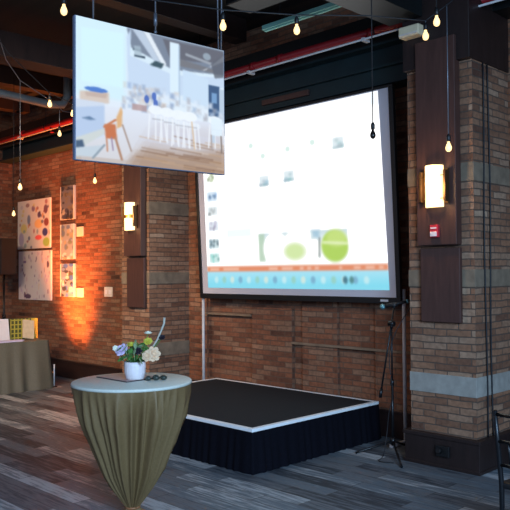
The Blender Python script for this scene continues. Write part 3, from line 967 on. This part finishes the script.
cam_dir = -F_
flower('lavender_rose', at(-0.090, -0.02, 0.215), 0.052, 'lavender', face=cam_dir + Vector((-0.5, -0.2, 0.7)))['label'] = 'large pale lavender flower'
flower('yellow_flower', at(-0.025, -0.01, 0.250), 0.042, 'yellow', face=Vector((0, -0.2, 1)))['label'] = 'yellow flower'
flower('yellow_flower', at(0.095, 0.02, 0.275), 0.034, 'yellow', face=cam_dir + Vector((0, 0, 1)))['label'] = 'small yellow green flower'
flower('peach_rose', at(0.135, -0.01, 0.185), 0.056, 'peach', face=cam_dir + R_ * 0.6 + Vector((0, 0, 0.3)))['label'] = 'large peach flower'
flower('peach_rose', at(0.10, -0.05, 0.175), 0.040, 'peach', face=cam_dir + Vector((0, 0, 0.2)))['label'] = 'smaller peach flower'
flower('cream_flower', at(0.095, 0.03, 0.335), 0.030, 'cream', face=Vector((0, 0, 1)))['label'] = 'cream flower standing tallest'
flower('cream_flower', at(-0.145, 0.0, 0.230), 0.022, 'cream', face=cam_dir)['label'] = 'tiny cream flower at the left'
flower('plum_flower', at(0.035, -0.06, 0.215), 0.028, 'plum', face=cam_dir)['label'] = 'dark plum flower'
flower('plum_flower', at(0.20, 0.02, 0.305), 0.024, 'plum', face=cam_dir + Vector((0, 0, 1)))['label'] = 'dark flower on the twig'
for nm, m, cnt, seed in (('leaves', 'leaf', 46, 1), ('pale_leaves', 'leaf_pale', 26, 2)):
    rg = random.Random(seed)
    lf = MB()
    for i in range(cnt):
        a = rg.uniform(0, 2 * PI)
        rr = rg.uniform(0.02, 0.13)
        c = Vector((rr * math.cos(a), rr * math.sin(a), 0.14 + rg.uniform(0, 0.13) * (1.1 - rr * 3)))
        rot = Euler((rg.uniform(-.9, .9), rg.uniform(-.9, .9), a)).to_matrix()
        lf.ball(c, rg.uniform(0.022, 0.038), (1.0, 0.48, 0.10), 8, rot)
        if i % 3 == 0:
            lf.tube([Vector((c.x * 0.3, c.y * 0.3, 0.11)), c], 0.003, 5)
    lf.build(nm, m, fa)
tw = [at(0.05, 0.0, 0.12), at(0.12, 0.02, 0.22), at(0.165, 0.02, 0.29), at(0.195, 0.03, 0.36), at(0.215, 0.03, 0.41), at(0.218, 0.03, 0.455)]
MB().tube(tw, [0.005, 0.006, 0.007, 0.007, 0.008, 0.009], 8).tube([at(0.165, 0.02, 0.29), at(0.20, 0.02, 0.305)], 0.004, 6).build('twig', 'twig', fa)
peb = None
for q, (r, f, s, lb) in enumerate(((0.105, -0.035, 0.026, 'dark green pebble nearest the vase on the cocktail table'), (0.160, -0.02, 0.029, 'dark green pebble in the middle of the row beside the vase'),
                                   (0.215, -0.005, 0.027, 'dark green pebble farthest right of the vase'))):
    c = Vector((VX, VY, 0)) + R_ * r + F_ * f
    z = TH
    o = MB().ball((0, 0, s * 0.72), s, (1.05, 0.95, 0.72), 12).build('pebble', 'pebble')
    o.location = (c.x, c.y, z)
    tag(o, lb, 'pebble', 'dark pebbles beside the vase')

# ================================================================ far table and what is on it
ft = thing('buffet_table', 'long table under a grey green cloth at the far left', 'table', (-10.9, 4.95, 0))
MB().box(-11.27, -10.53, 3.9, 5.86, 0.73, 0.755).build('tabletop', 'wood_base', ft, 0.004, root=ft)
for x, y in ((-11.2, 3.98), (-10.6, 3.98), (-11.2, 5.8), (-10.6, 5.8)):
    MB().tube([(x, y, 0), (x, y, 0.73)], 0.02, 8).build('leg', 'black_metal', ft, root=ft)
fc = thing('tablecloth', 'grey green cloth hanging in folds to the floor from the long far table', 'tablecloth', (-10.9, 4.95, 0))
MB().box(-11.28, -10.52, 3.89, 5.87, 0.756, 0.764).build('cloth_top', 'cloth_far', fc, 0.004, root=fc)
pleated_wall([(-11.28, 3.89, 0), (-10.52, 3.89, 0), (-10.52, 5.87, 0), (-11.28, 5.87, 0)], 0.762, 0.004, 0.045, 0.26, 0.06, rows=9).build('cloth_skirt', 'cloth_far', fc, root=fc)
ZF = 0.765
tcard = thing('tent_card', 'white folded card standing at the left end of the far table in view', 'card', (-10.9, 5.27, ZF))
for s in (-1, 1):
    xf = Matrix.Rotation(s * D(10), 4, 'Y')
    MB().box(-0.003, 0.003, -0.13, 0.11, 0.0, 0.345, Matrix.Translation((-s * 0.06, 0, 0)) @ xf).build('face', 'paper', tcard)
pb = thing('gift_box', 'lime and olive checked box standing at the back of the far table', 'box', (-11.0, 5.66, ZF))
MB().box(-0.08, 0.08, -0.235, 0.235, 0.0, 0.33).build('body', 'olive_dark', pb, 0.004)
gr = MB()
for i in range(5):
    z = 0.02 + i * 0.07
    gr.box(0.08, 0.084, -0.235, 0.10, z, z + 0.018)
for j in range(6):
    y = -0.235 + j * 0.062
    gr.box(0.08, 0.085, y, y + 0.018, 0.0, 0.33)
gr.build('lattice', 'lime', pb)
MB().box(0.08, 0.086, 0.12, 0.235, 0.0, 0.33).build('panel', 'lime', pb, 0.002)
bk_ = thing('book', 'beige book leaning against the checked box on the far table', 'book', (-10.78, 5.66, ZF))
xf = Matrix.Rotation(D(-16), 4, 'Y') @ Matrix.Rotation(D(-14), 4, 'X')
xf = Matrix.Translation((0, 0, 0.02)) @ Matrix.Rotation(D(-18), 4, 'Y') @ Matrix.Rotation(D(-10), 4, 'X')
MB().box(-0.016, -0.012, -0.09, 0.09, 0, 0.30, xf).box(0.012, 0.016, -0.09, 0.09, 0, 0.30, xf).box(-0.016, 0.016, -0.094, -0.088, 0, 0.30, xf).build('cover', 'kraft', bk_)
MB().box(-0.012, 0.012, -0.088, 0.086, 0.004, 0.296, xf).build('pages', 'paper', bk_)
lp = MB().box(-10.72, -10.55, 5.0, 5.45, ZF, ZF + 0.012).box(-10.73, -10.56, 5.05, 5.48, ZF + 0.012, ZF + 0.022)
tag(lp.build('paper_stack', 'paper_lilac', None, 0.001), 'flat stack of lilac papers on the front edge of the far table', 'papers')

spk = thing('loudspeaker', 'black loudspeaker on a pole at the far left edge', 'speaker', (-12.62, 6.15, 1.8))
MB().prism([(-0.2, -0.16), (0.2, -0.16), (0.15, 0.17), (-0.15, 0.17)], 0, 0.66, 'z').build('cabinet', 'black', spk, 0.012)
MB().box(-0.185, 0.185, -0.172, -0.158, 0.02, 0.64).build('grille', 'speaker', spk, 0.006)
sst = thing('speaker_stand', 'black tripod stand under the loudspeaker behind the far table', 'stand', (-12.62, 6.15, 0))
MB().tube([(0, 0, 0.25), (0, 0, 1.8)], 0.02, 10).build('pole', 'black_metal', sst)
MB().tube([(0, 0, 1.0), (0, 0, 1.08)], 0.035, 10).build('collar', 'black_metal', sst)
for q in range(3):
    a = q * 2 * PI / 3 + 0.5
    MB().tube([(0, 0, 0.75), (0.42 * math.cos(a), 0.42 * math.sin(a), 0.015)], 0.013, 8).build('leg', 'black_metal', sst)
rd = thing('marker_post', 'short thin white post standing on the floor beside the far table', 'post', (-10.575, 6.0, 0))
MB().tube([(0, 0, 0.01), (0, 0, 0.36)], 0.011, 8).build('rod', 'white_trim', rd)
MB().lathe([(0, 0), (0.05, 0), (0.05, 0.01), (0, 0.014)], n=16).build('foot', 'black', rd)

ul = thing('floor_uplight', 'small black floor spotlight tilted at the brick wall beyond the end of the far table', 'lamp', (-10.86, 6.13, 0))
ax = Vector((-0.3, 0.33, 0.9)).normalized()
uc = Vector((0, 0, 0.11))
MB().tube([uc - ax * 0.07, uc + ax * 0.07], 0.055, 16).build('can', 'black', ul)
MB().tube([uc + ax * 0.07, uc + ax * 0.073], 0.048, 16).build('lens', 'led', ul)
yb = MB()
for s_ in (-1, 1):
    yb.tube([(0.066 * s_, 0.0, 0.0), (0.066 * s_, 0.0, 0.11), (0.05 * s_, 0.0, 0.11)], 0.006, 6)
yb.tube([(-0.066, 0, 0.006), (0.066, 0, 0.006)], 0.006, 6)
yb.build('bracket', 'black_metal', ul)

# ================================================================ wall art and plates
def canvas(name, label, x0, x1, z0, z1, painter, group, nx=60, ny=60, dep=0.035):
    t = thing(name, label, 'picture', ((x0 + x1) / 2, 6.70, z0), 0, group)
    w_, h_ = x1 - x0, z1 - z0
    MB().box(-w_ / 2, w_ / 2, -dep, 0.0, 0, h_).build('stretcher', 'paper', t, 0.003)
    p = Paint(nx, ny, (225, 215, 205))
    painter(p)
    p.mesh('picture_face', 1, 1, 'canvas', t, lambda u, v: ((u - 0.5) * w_, -dep - 0.0015, v * h_))
    return t


def art_dots(p):
    r = np.random.RandomState(2)
    p.rect(0, 1, 0, 1, (222, 214, 204))
    cols = [(60, 70, 110), (210, 130, 60), (150, 70, 80), (220, 200, 110), (120, 150, 160), (70, 60, 90), (190, 180, 190)]
    for u, v, ru, rv, c in ((0.86, 0.32, 0.08, 0.08, (50, 52, 120)), (0.9, 0.12, 0.1, 0.09, (150, 190, 80)), (0.66, 0.22, 0.1, 0.05, (240, 90, 90)), (0.9, 0.52, 0.07, 0.08, (130, 60, 60)),
                            (0.88, 0.78, 0.06, 0.09, (110, 70, 90)), (0.66, 0.5, 0.12, 0.09, (240, 190, 120)), (0.5, 0.82, 0.05, 0.06, (140, 110, 140)), (0.36, 0.6, 0.05, 0.1, (110, 130, 160)),
                            (0.2, 0.42, 0.1, 0.1, (226, 206, 120)), (0.12, 0.2, 0.08, 0.14, (176, 160, 190)), (0.68, 0.68, 0.05, 0.06, (90, 70, 110)), (0.32, 0.9, 0.06, 0.04, (150, 120, 120))):
        p.ell(u, v, ru, rv, c, 0.9, 0.3)
    for i in range(26):
        p.ell(r.rand(), r.rand(), 0.02 + 0.02 * r.rand(), 0.02 + 0.03 * r.rand(), cols[r.randint(7)], 0.6, 0.4)


def art_drip(p):
    r = np.random.RandomState(4)
    p.rect(0, 1, 0, 1, (226, 212, 208))
    for i in range(70):
        u = r.rand()
        v = r.rand()
        c = [(120, 80, 110), (206, 160, 170), (90, 60, 90), (190, 150, 200), (230, 190, 140)][r.randint(5)]
        p.ell(u, v, 0.008 + 0.014 * r.rand(), 0.02 + 0.03 * r.rand(), c, 0.55, 0.5)
    p.ell(0.92, 0.72, 0.035, 0.07, (90, 70, 90), 0.9)
    p.ell(0.3, 0.07, 0.1, 0.05, (80, 50, 80), 0.85)
    p.ell(0.2, 0.1, 0.03, 0.06, (100, 60, 90), 0.8)
    p.ell(0.2, 0.78, 0.05, 0.03, (120, 90, 140), 0.8)


def art_photo(seed, cols, light):
    def f(p):
        r = np.random.RandomState(seed)
        p.rect(0, 1, 0, 1, light)
        for i in range(46):
            p.ell(r.rand(), r.rand(), 0.06 + 0.1 * r.rand(), 0.03 + 0.06 * r.rand(), cols[r.randint(len(cols))], 0.8, 0.4)
        p.rect(0, 0.07, 0, 1, (230, 224, 214), 0.9).rect(0.93, 1, 0, 1, (230, 224, 214), 0.9)
    return f


canvas('painting', 'large white canvas of coloured blots, upper of the two at far left', -13.11, -11.90, 2.285, 3.195, art_dots, 'large abstract canvases')
canvas('painting', 'large pale canvas of pinkish speckles, lower of the two at far left', -13.07, -11.87, 1.33, 2.24, art_drip, 'large abstract canvases')
canvas('picture', 'narrow dark and tan picture, top of the column of three', -11.535, -11.07, 2.76, 3.345, art_photo(1, [(60, 60, 80), (120, 110, 90), (40, 40, 50), (180, 170, 150), (96, 80, 66)], (110, 110, 118)), 'column of three narrow pictures', 40, 60)
canvas('picture', 'narrow pale blue grey picture, middle of the column of three', -11.535, -11.07, 2.065, 2.675, art_photo(2, [(90, 110, 140), (160, 150, 120), (190, 200, 210), (110, 120, 100), (150, 165, 185)], (140, 150, 158)), 'column of three narrow pictures', 40, 60)
canvas('picture', 'narrow vivid blue and black picture, bottom of the column of three', -11.535, -11.07, 1.41, 1.985, art_photo(3, [(60, 100, 190), (40, 40, 50), (120, 150, 200), (200, 205, 210), (80, 84, 70)], (120, 135, 160)), 'column of three narrow pictures', 40, 60)
for z0, z1, lb in ((2.45, 2.615, 'small blank card to the right of the middle narrow picture'), (1.41, 1.565, 'small blank card to the right of the bottom narrow picture')):
    tag(MB().box(-11.035, -10.815, 6.688, 6.70, z0, z1).build('caption_card', 'tag', None, 0.002), lb, 'card', 'caption cards')
wp = thing('wall_plate', 'square white electrical plate on the brick left of the pier', 'plate', (-10.065, 6.70, 1.43))
wpl = MB().box(-0.115, 0.115, -0.018, 0, 0, 0.16).build('plate', 'plate_white', wp, 0.006)
for x in (-0.05, 0.05):
    MB().box(x - 0.03, x + 0.03, -0.023, -0.018, 0.045, 0.115).build('switch', 'alarm_white', wpl, 0.002)


# ================================================================ sconces, alarm, outlet
def half_cyl(r, z0, z1, n=20):
    mb = MB()
    out = [(r * math.cos(a), -r * math.sin(a) - 0.02) for a in np.linspace(0, PI, n)]
    mb.prism(out, z0, z1, 'z')
    for f in mb.bm.faces:
        if abs(f.normal.z) < 0.5 and abs(f.normal.y) < 0.999:
            f.smooth = False
    return mb


sc1 = thing('wall_sconce', 'lit wall sconce on the right pier above the red alarm', 'lamp', (-3.535, 5.895, 2.39), 0, 'wall sconces')
MB().box(-0.135, 0.135, -0.02, 0, 0.03, 0.35).build('back_plate', 'bronze', sc1, 0.004)
half_cyl(0.088, 0.0, 0.38).build('diffuser', 'sconce', sc1)
for x in (-0.125, 0.125):
    MB().box(x - 0.012, x + 0.012, -0.075, -0.02, 0.05, 0.33).build('side_bar', 'bronze', sc1, 0.003)
for z in (0.075, 0.285):
    MB().tube([(0.118 * math.cos(a), -0.062 - 0.06 * math.sin(a), z) for a in (0, PI)], 0.004, 6).build('rod', 'bronze', sc1)
sc2 = thing('wall_sconce', 'lit wall sconce on the left pier, split in two for its dimmer middle', 'lamp', (-8.285, 5.895, 2.40), 0, 'wall sconces')
MB().box(-0.135, 0.135, -0.02, 0, 0.03, 0.35).build('back_plate', 'bronze', sc2, 0.004)
half_cyl(0.088, 0.0, 0.165).build('diffuser', 'sconce', sc2)
half_cyl(0.088, 0.215, 0.38).build('diffuser', 'sconce', sc2)
half_cyl(0.07, 0.165, 0.215).build('waist', 'dim_waist', sc2)
for x in (-0.125, 0.125):
    MB().box(x - 0.012, x + 0.012, -0.075, -0.02, 0.05, 0.33).build('side_bar', 'bronze', sc2, 0.003)
fa_ = thing('fire_alarm', 'small red and white fire alarm below the sconce on the right pier', 'alarm', (-3.545, 5.895, 2.115))
fab = MB().box(-0.042, 0.042, -0.04, 0, 0, 0.115).build('body', 'alarm_red', fa_, 0.006)
MB().box(-0.034, 0.034, -0.048, -0.04, 0.008, 0.052).build('strobe', 'alarm_white', fab, 0.004)
MB().box(-0.030, 0.030, -0.044, -0.04, 0.078, 0.092).build('label_strip', 'alarm_white', fab, 0.001)
ol = thing('floor_outlet', 'dark outlet box on the plinth of the right pier', 'outlet', (-3.53, 5.954, 0.11))
MB().box(-0.07, 0.07, -0.03, 0, 0, 0.10).build('box', 'black', ol, 0.006)
MB().tube([(-0.02, -0.03, 0.05), (-0.02, -0.07, 0.06)], 0.022, 10).build('plug', 'black', ol)
MB().box(0.015, 0.055, -0.034, -0.03, 0.03, 0.07).build('socket', 'steel_dark', ol, 0.003)

# ================================================================ string lights
def pendant(loc, top_z, label, lit=True, top_xy=(0, 0), first=None):
    """loc = bulb centre; the cord rises to top_z"""
    t = thing('pendant_bulb', label, 'bulb', loc, 0, 'bare string bulbs')
    MB().lathe([(0, -0.036), (0.009, -0.034), (0.020, -0.025), (0.025, -0.008), (0.024, 0.004), (0.018, 0.021), (0.011, 0.034), (0.010, 0.05)], n=16).build('bulb', 'bulb' if lit else 'glass_dark', t)
    MB().lathe([(0.013, 0.046), (0.017, 0.050), (0.018, 0.085), (0.013, 0.10), (0.006, 0.108)], n=12).build('socket', 'black', t)
    MB().tube([(0, 0, 0.10), (top_xy[0], top_xy[1], top_z - loc[2])], 0.0045, 6).build('cord', 'wire' if lit and top_z < 4.9 else 'cable', t)
    return t


w1 = [(-5.7, 0.9, 4.05), (-5.2, 1.85, 3.9), (-4.69, 2.74, 3.845), (-4.37, 3.25, 3.85), (-4.09, 3.76, 3.825), (-3.76, 4.24, 3.82), (-3.4, 4.68, 3.83), (-3.10, 5.04, 3.80), (-2.96, 5.17, 3.94), (-2.9, 5.6, 4.3), (-2.8, 6.38, 4.4)]
tag(MB().tube(w1, 0.005, 6).build('string_wire', 'cable'), 'thin black string light wire crossing above the hanging picture panel', 'wire', 'string light wires')
w2 = [(-7.6, 2.9, 4.6), (-8.06, 3.87, 4.34), (-8.37, 4.28, 4.21), (-7.9, 4.35, 4.0), (-7.48, 4.19, 3.85)]
w2 = [(-6.9, 2.6, 4.72), (-7.48, 3.55, 4.46), (-8.06, 3.95, 4.32), (-8.4, 4.3, 4.21), (-8.75, 5.0, 4.08), (-8.93, 5.2, 4.05), (-9.2, 6.0, 4.12), (-9.3, 6.38, 4.3)]
tag(MB().tube(w2, 0.006, 6).build('string_wire', 'wire'), 'thin grey string light wire sloping down at the upper left edge', 'wire', 'string light wires')
w3 = [(-6.6, 2.6, 4.72), (-7.1, 3.5, 4.1), (-7.48, 4.19, 3.865), (-7.74, 4.64, 3.865), (-8.0, 5.1, 4.05), (-8.25, 5.6, 4.4)]
tag(MB().tube(w3, 0.005, 6).build('string_wire', 'cable'), 'thin black string light wire behind the left edge of the hanging picture panel', 'wire', 'string light wires')
pendant((-4.69, 2.74, 3.72), 3.845, 'lit bulb just left of the top of the hanging picture panel')
pendant((-4.09, 3.76, 3.70), 3.825, 'lit bulb just right of the top right corner of the hanging picture panel')
pendant((-3.76, 4.24, 3.70), 3.82, 'lit bulb hanging below the pale teal strip fitting')
pendant((-2.88, 4.84, 3.69), 5.0, 'upper of the two lit bulbs beside the beige emergency light box')
pendant((-3.10, 5.04, 3.68), 3.80, 'lower of the two lit bulbs beside the beige emergency light box, nearer to it')
pendant((-2.99, 5.18, 2.79), 3.94, 'lit bulb on a long cord just above the right sconce')
pendant((-3.65, 5.08, 2.97), 5.0, 'unlit dark bulb on a long cord in front of the projection screen', lit=False)
pendant((-7.48, 4.19, 3.74), 3.86, 'lit bulb highest of the cluster left of the hanging picture panel')
pendant((-7.74, 4.64, 3.74), 3.86, 'lit bulb touching the left edge of the hanging picture panel in view')
pendant((-8.93, 5.15, 3.73), 4.055, 'lit bulb lowest of the cluster left of the hanging picture panel, by the red pipe')
pendant((-8.40, 4.30, 2.88), 4.21, 'lit bulb on a long cord above the upper large canvas')
pendant((-10.34, 5.19, 2.72), 5.0, 'lit bulb at the left of the upper large canvas, lowest of all the bulbs')
pendant((-8.60, 5.50, 3.08), 5.0, 'lit bulb just below the bottom left of the hanging picture panel')

# ================================================================ chair at the right edge
ch = thing('ladder_back_chair', 'black chair with thin back rails at the right edge of the room', 'chair', (-2.18, 4.33, 0), D(-8))
CW = 0.40
for x in (0.0, CW):
    MB().tube([(x, 0.03, 0.0), (x, 0.03, 0.45), (x, 0.0, 0.70), (x, -0.03, 0.93)], [0.014, 0.017, 0.016, 0.014], 10).build('back_post', 'black_metal', ch)
    MB().tube([(x, 0.40, 0.0), (x, 0.40, 0.45)], [0.013, 0.017], 10).build('front_leg', 'black_metal', ch)
for z, y in ((0.905, -0.026), (0.735, -0.004), (0.585, 0.014)):
    MB().tube([(0, y, z), (CW / 2, y - 0.02, z + 0.006), (CW, y, z)], 0.012, 10).build('back_rail', 'black_metal', ch)
for i in range(1, 5):
    x = CW * i / 5
    MB().tube([(x, 0.012, 0.585), (x, -0.012, 0.735)], 0.007, 8).build('spindle', 'black_metal', ch)
MB().box(-0.02, CW + 0.02, 0.02, 0.43, 0.435, 0.475).build('seat', 'black', ch, 0.014)
for y in (0.03, 0.40):
    MB().tube([(0, y, 0.2), (CW, y, 0.2)], 0.009, 8).build('stretcher', 'black_metal', ch)
for x in (0, CW):
    MB().tube([(x, 0.03, 0.26), (x, 0.40, 0.26)], 0.009, 8).build('stretcher', 'black_metal', ch)

# ================================================================ light
def area(name, loc, target, size, power, col, sy=None):
    l = bpy.data.lights.new(name, 'AREA')
    l.energy = power
    l.color = col
    l.size = size
    if sy:
        l.shape = 'RECTANGLE'
        l.size_y = sy
    o = bpy.data.objects.new(name, l)
    COL.objects.link(o)
    o.location = loc
    o.rotation_euler = (Vector(target) - Vector(loc)).to_track_quat('-Z', 'Y').to_euler()
    return o


def spot(name, loc, target, power, col, ang, blend=0.6, r=0.05):
    l = bpy.data.lights.new(name, 'SPOT')
    l.energy = power
    l.color = col
    l.spot_size = D(ang)
    l.spot_blend = blend
    l.shadow_soft_size = r
    o = bpy.data.objects.new(name, l)
    COL.objects.link(o)
    o.location = loc
    o.rotation_euler = (Vector(target) - Vector(loc)).to_track_quat('-Z', 'Y').to_euler()
    return o


cf = area('cool_fill', (2.6, 0.3, 3.3), (-4.5, 4.4, 0.2), 3.0, 235, (0.42, 0.68, 1.0), 2.0)  # added cool fill from off to the right, not an actual window
cf.data.spread = D(100)
for hx, hp, ox in ((-11.2, 64, 4.0), (-7.6, 24, 0.6)):
    h = area('warm_fill', (hx + ox, 1.6, 4.1), (hx, 6.7, 1.0), 2.0, hp, (1.0, 0.72, 0.48), 0.5)  # added warm fill to brighten the brick, no fitting behind it
    h.data.spread = D(80)
for px_, pz in ((-3.535, 2.58), (-8.285, 2.59)):
    lp_ = bpy.data.lights.new('sconce_lamp', 'POINT')
    lp_.energy = 9
    lp_.color = (1.0, 0.62, 0.28)
    lp_.shadow_soft_size = 0.06
    lo_ = bpy.data.objects.new('sconce_lamp', lp_)
    COL.objects.link(lo_)
    lo_.location = (px_, 5.66, pz)
spot('orange_uplight', (-10.885, 6.155, 0.215), (-11.2, 6.70, 3.3), 2700, (1.0, 0.24, 0.045), 70, 1.0, 0.28)
w = bpy.data.worlds.new('World')
scene.world = w
w.use_nodes = True
bg = w.node_tree.nodes['Background']
bg.inputs['Color'].default_value = (0.55, 0.66, 0.95, 1)
bg.inputs['Strength'].default_value = 0.36

# ================================================================ camera
cd = bpy.data.cameras.new('camera')
cd.sensor_width = 36.0
cd.lens = 36.0 * 728 / 510
cd.clip_start = 0.05
co = bpy.data.objects.new('camera', cd)
COL.objects.link(co)
co.matrix_world = Matrix.Translation((0, 0, 1.8)) @ Matrix.Rotation(D(45), 4, 'Z') @ Matrix.Rotation(D(90 + 1.42), 4, 'X') @ Matrix.Rotation(D(-0.4), 4, 'Z')
scene.camera = co
vs = scene.view_settings
vs.view_transform = 'Standard'
vs.look = 'None'
vs.exposure = 0.0
vs.gamma = 1.0
vs.use_curve_mapping = False
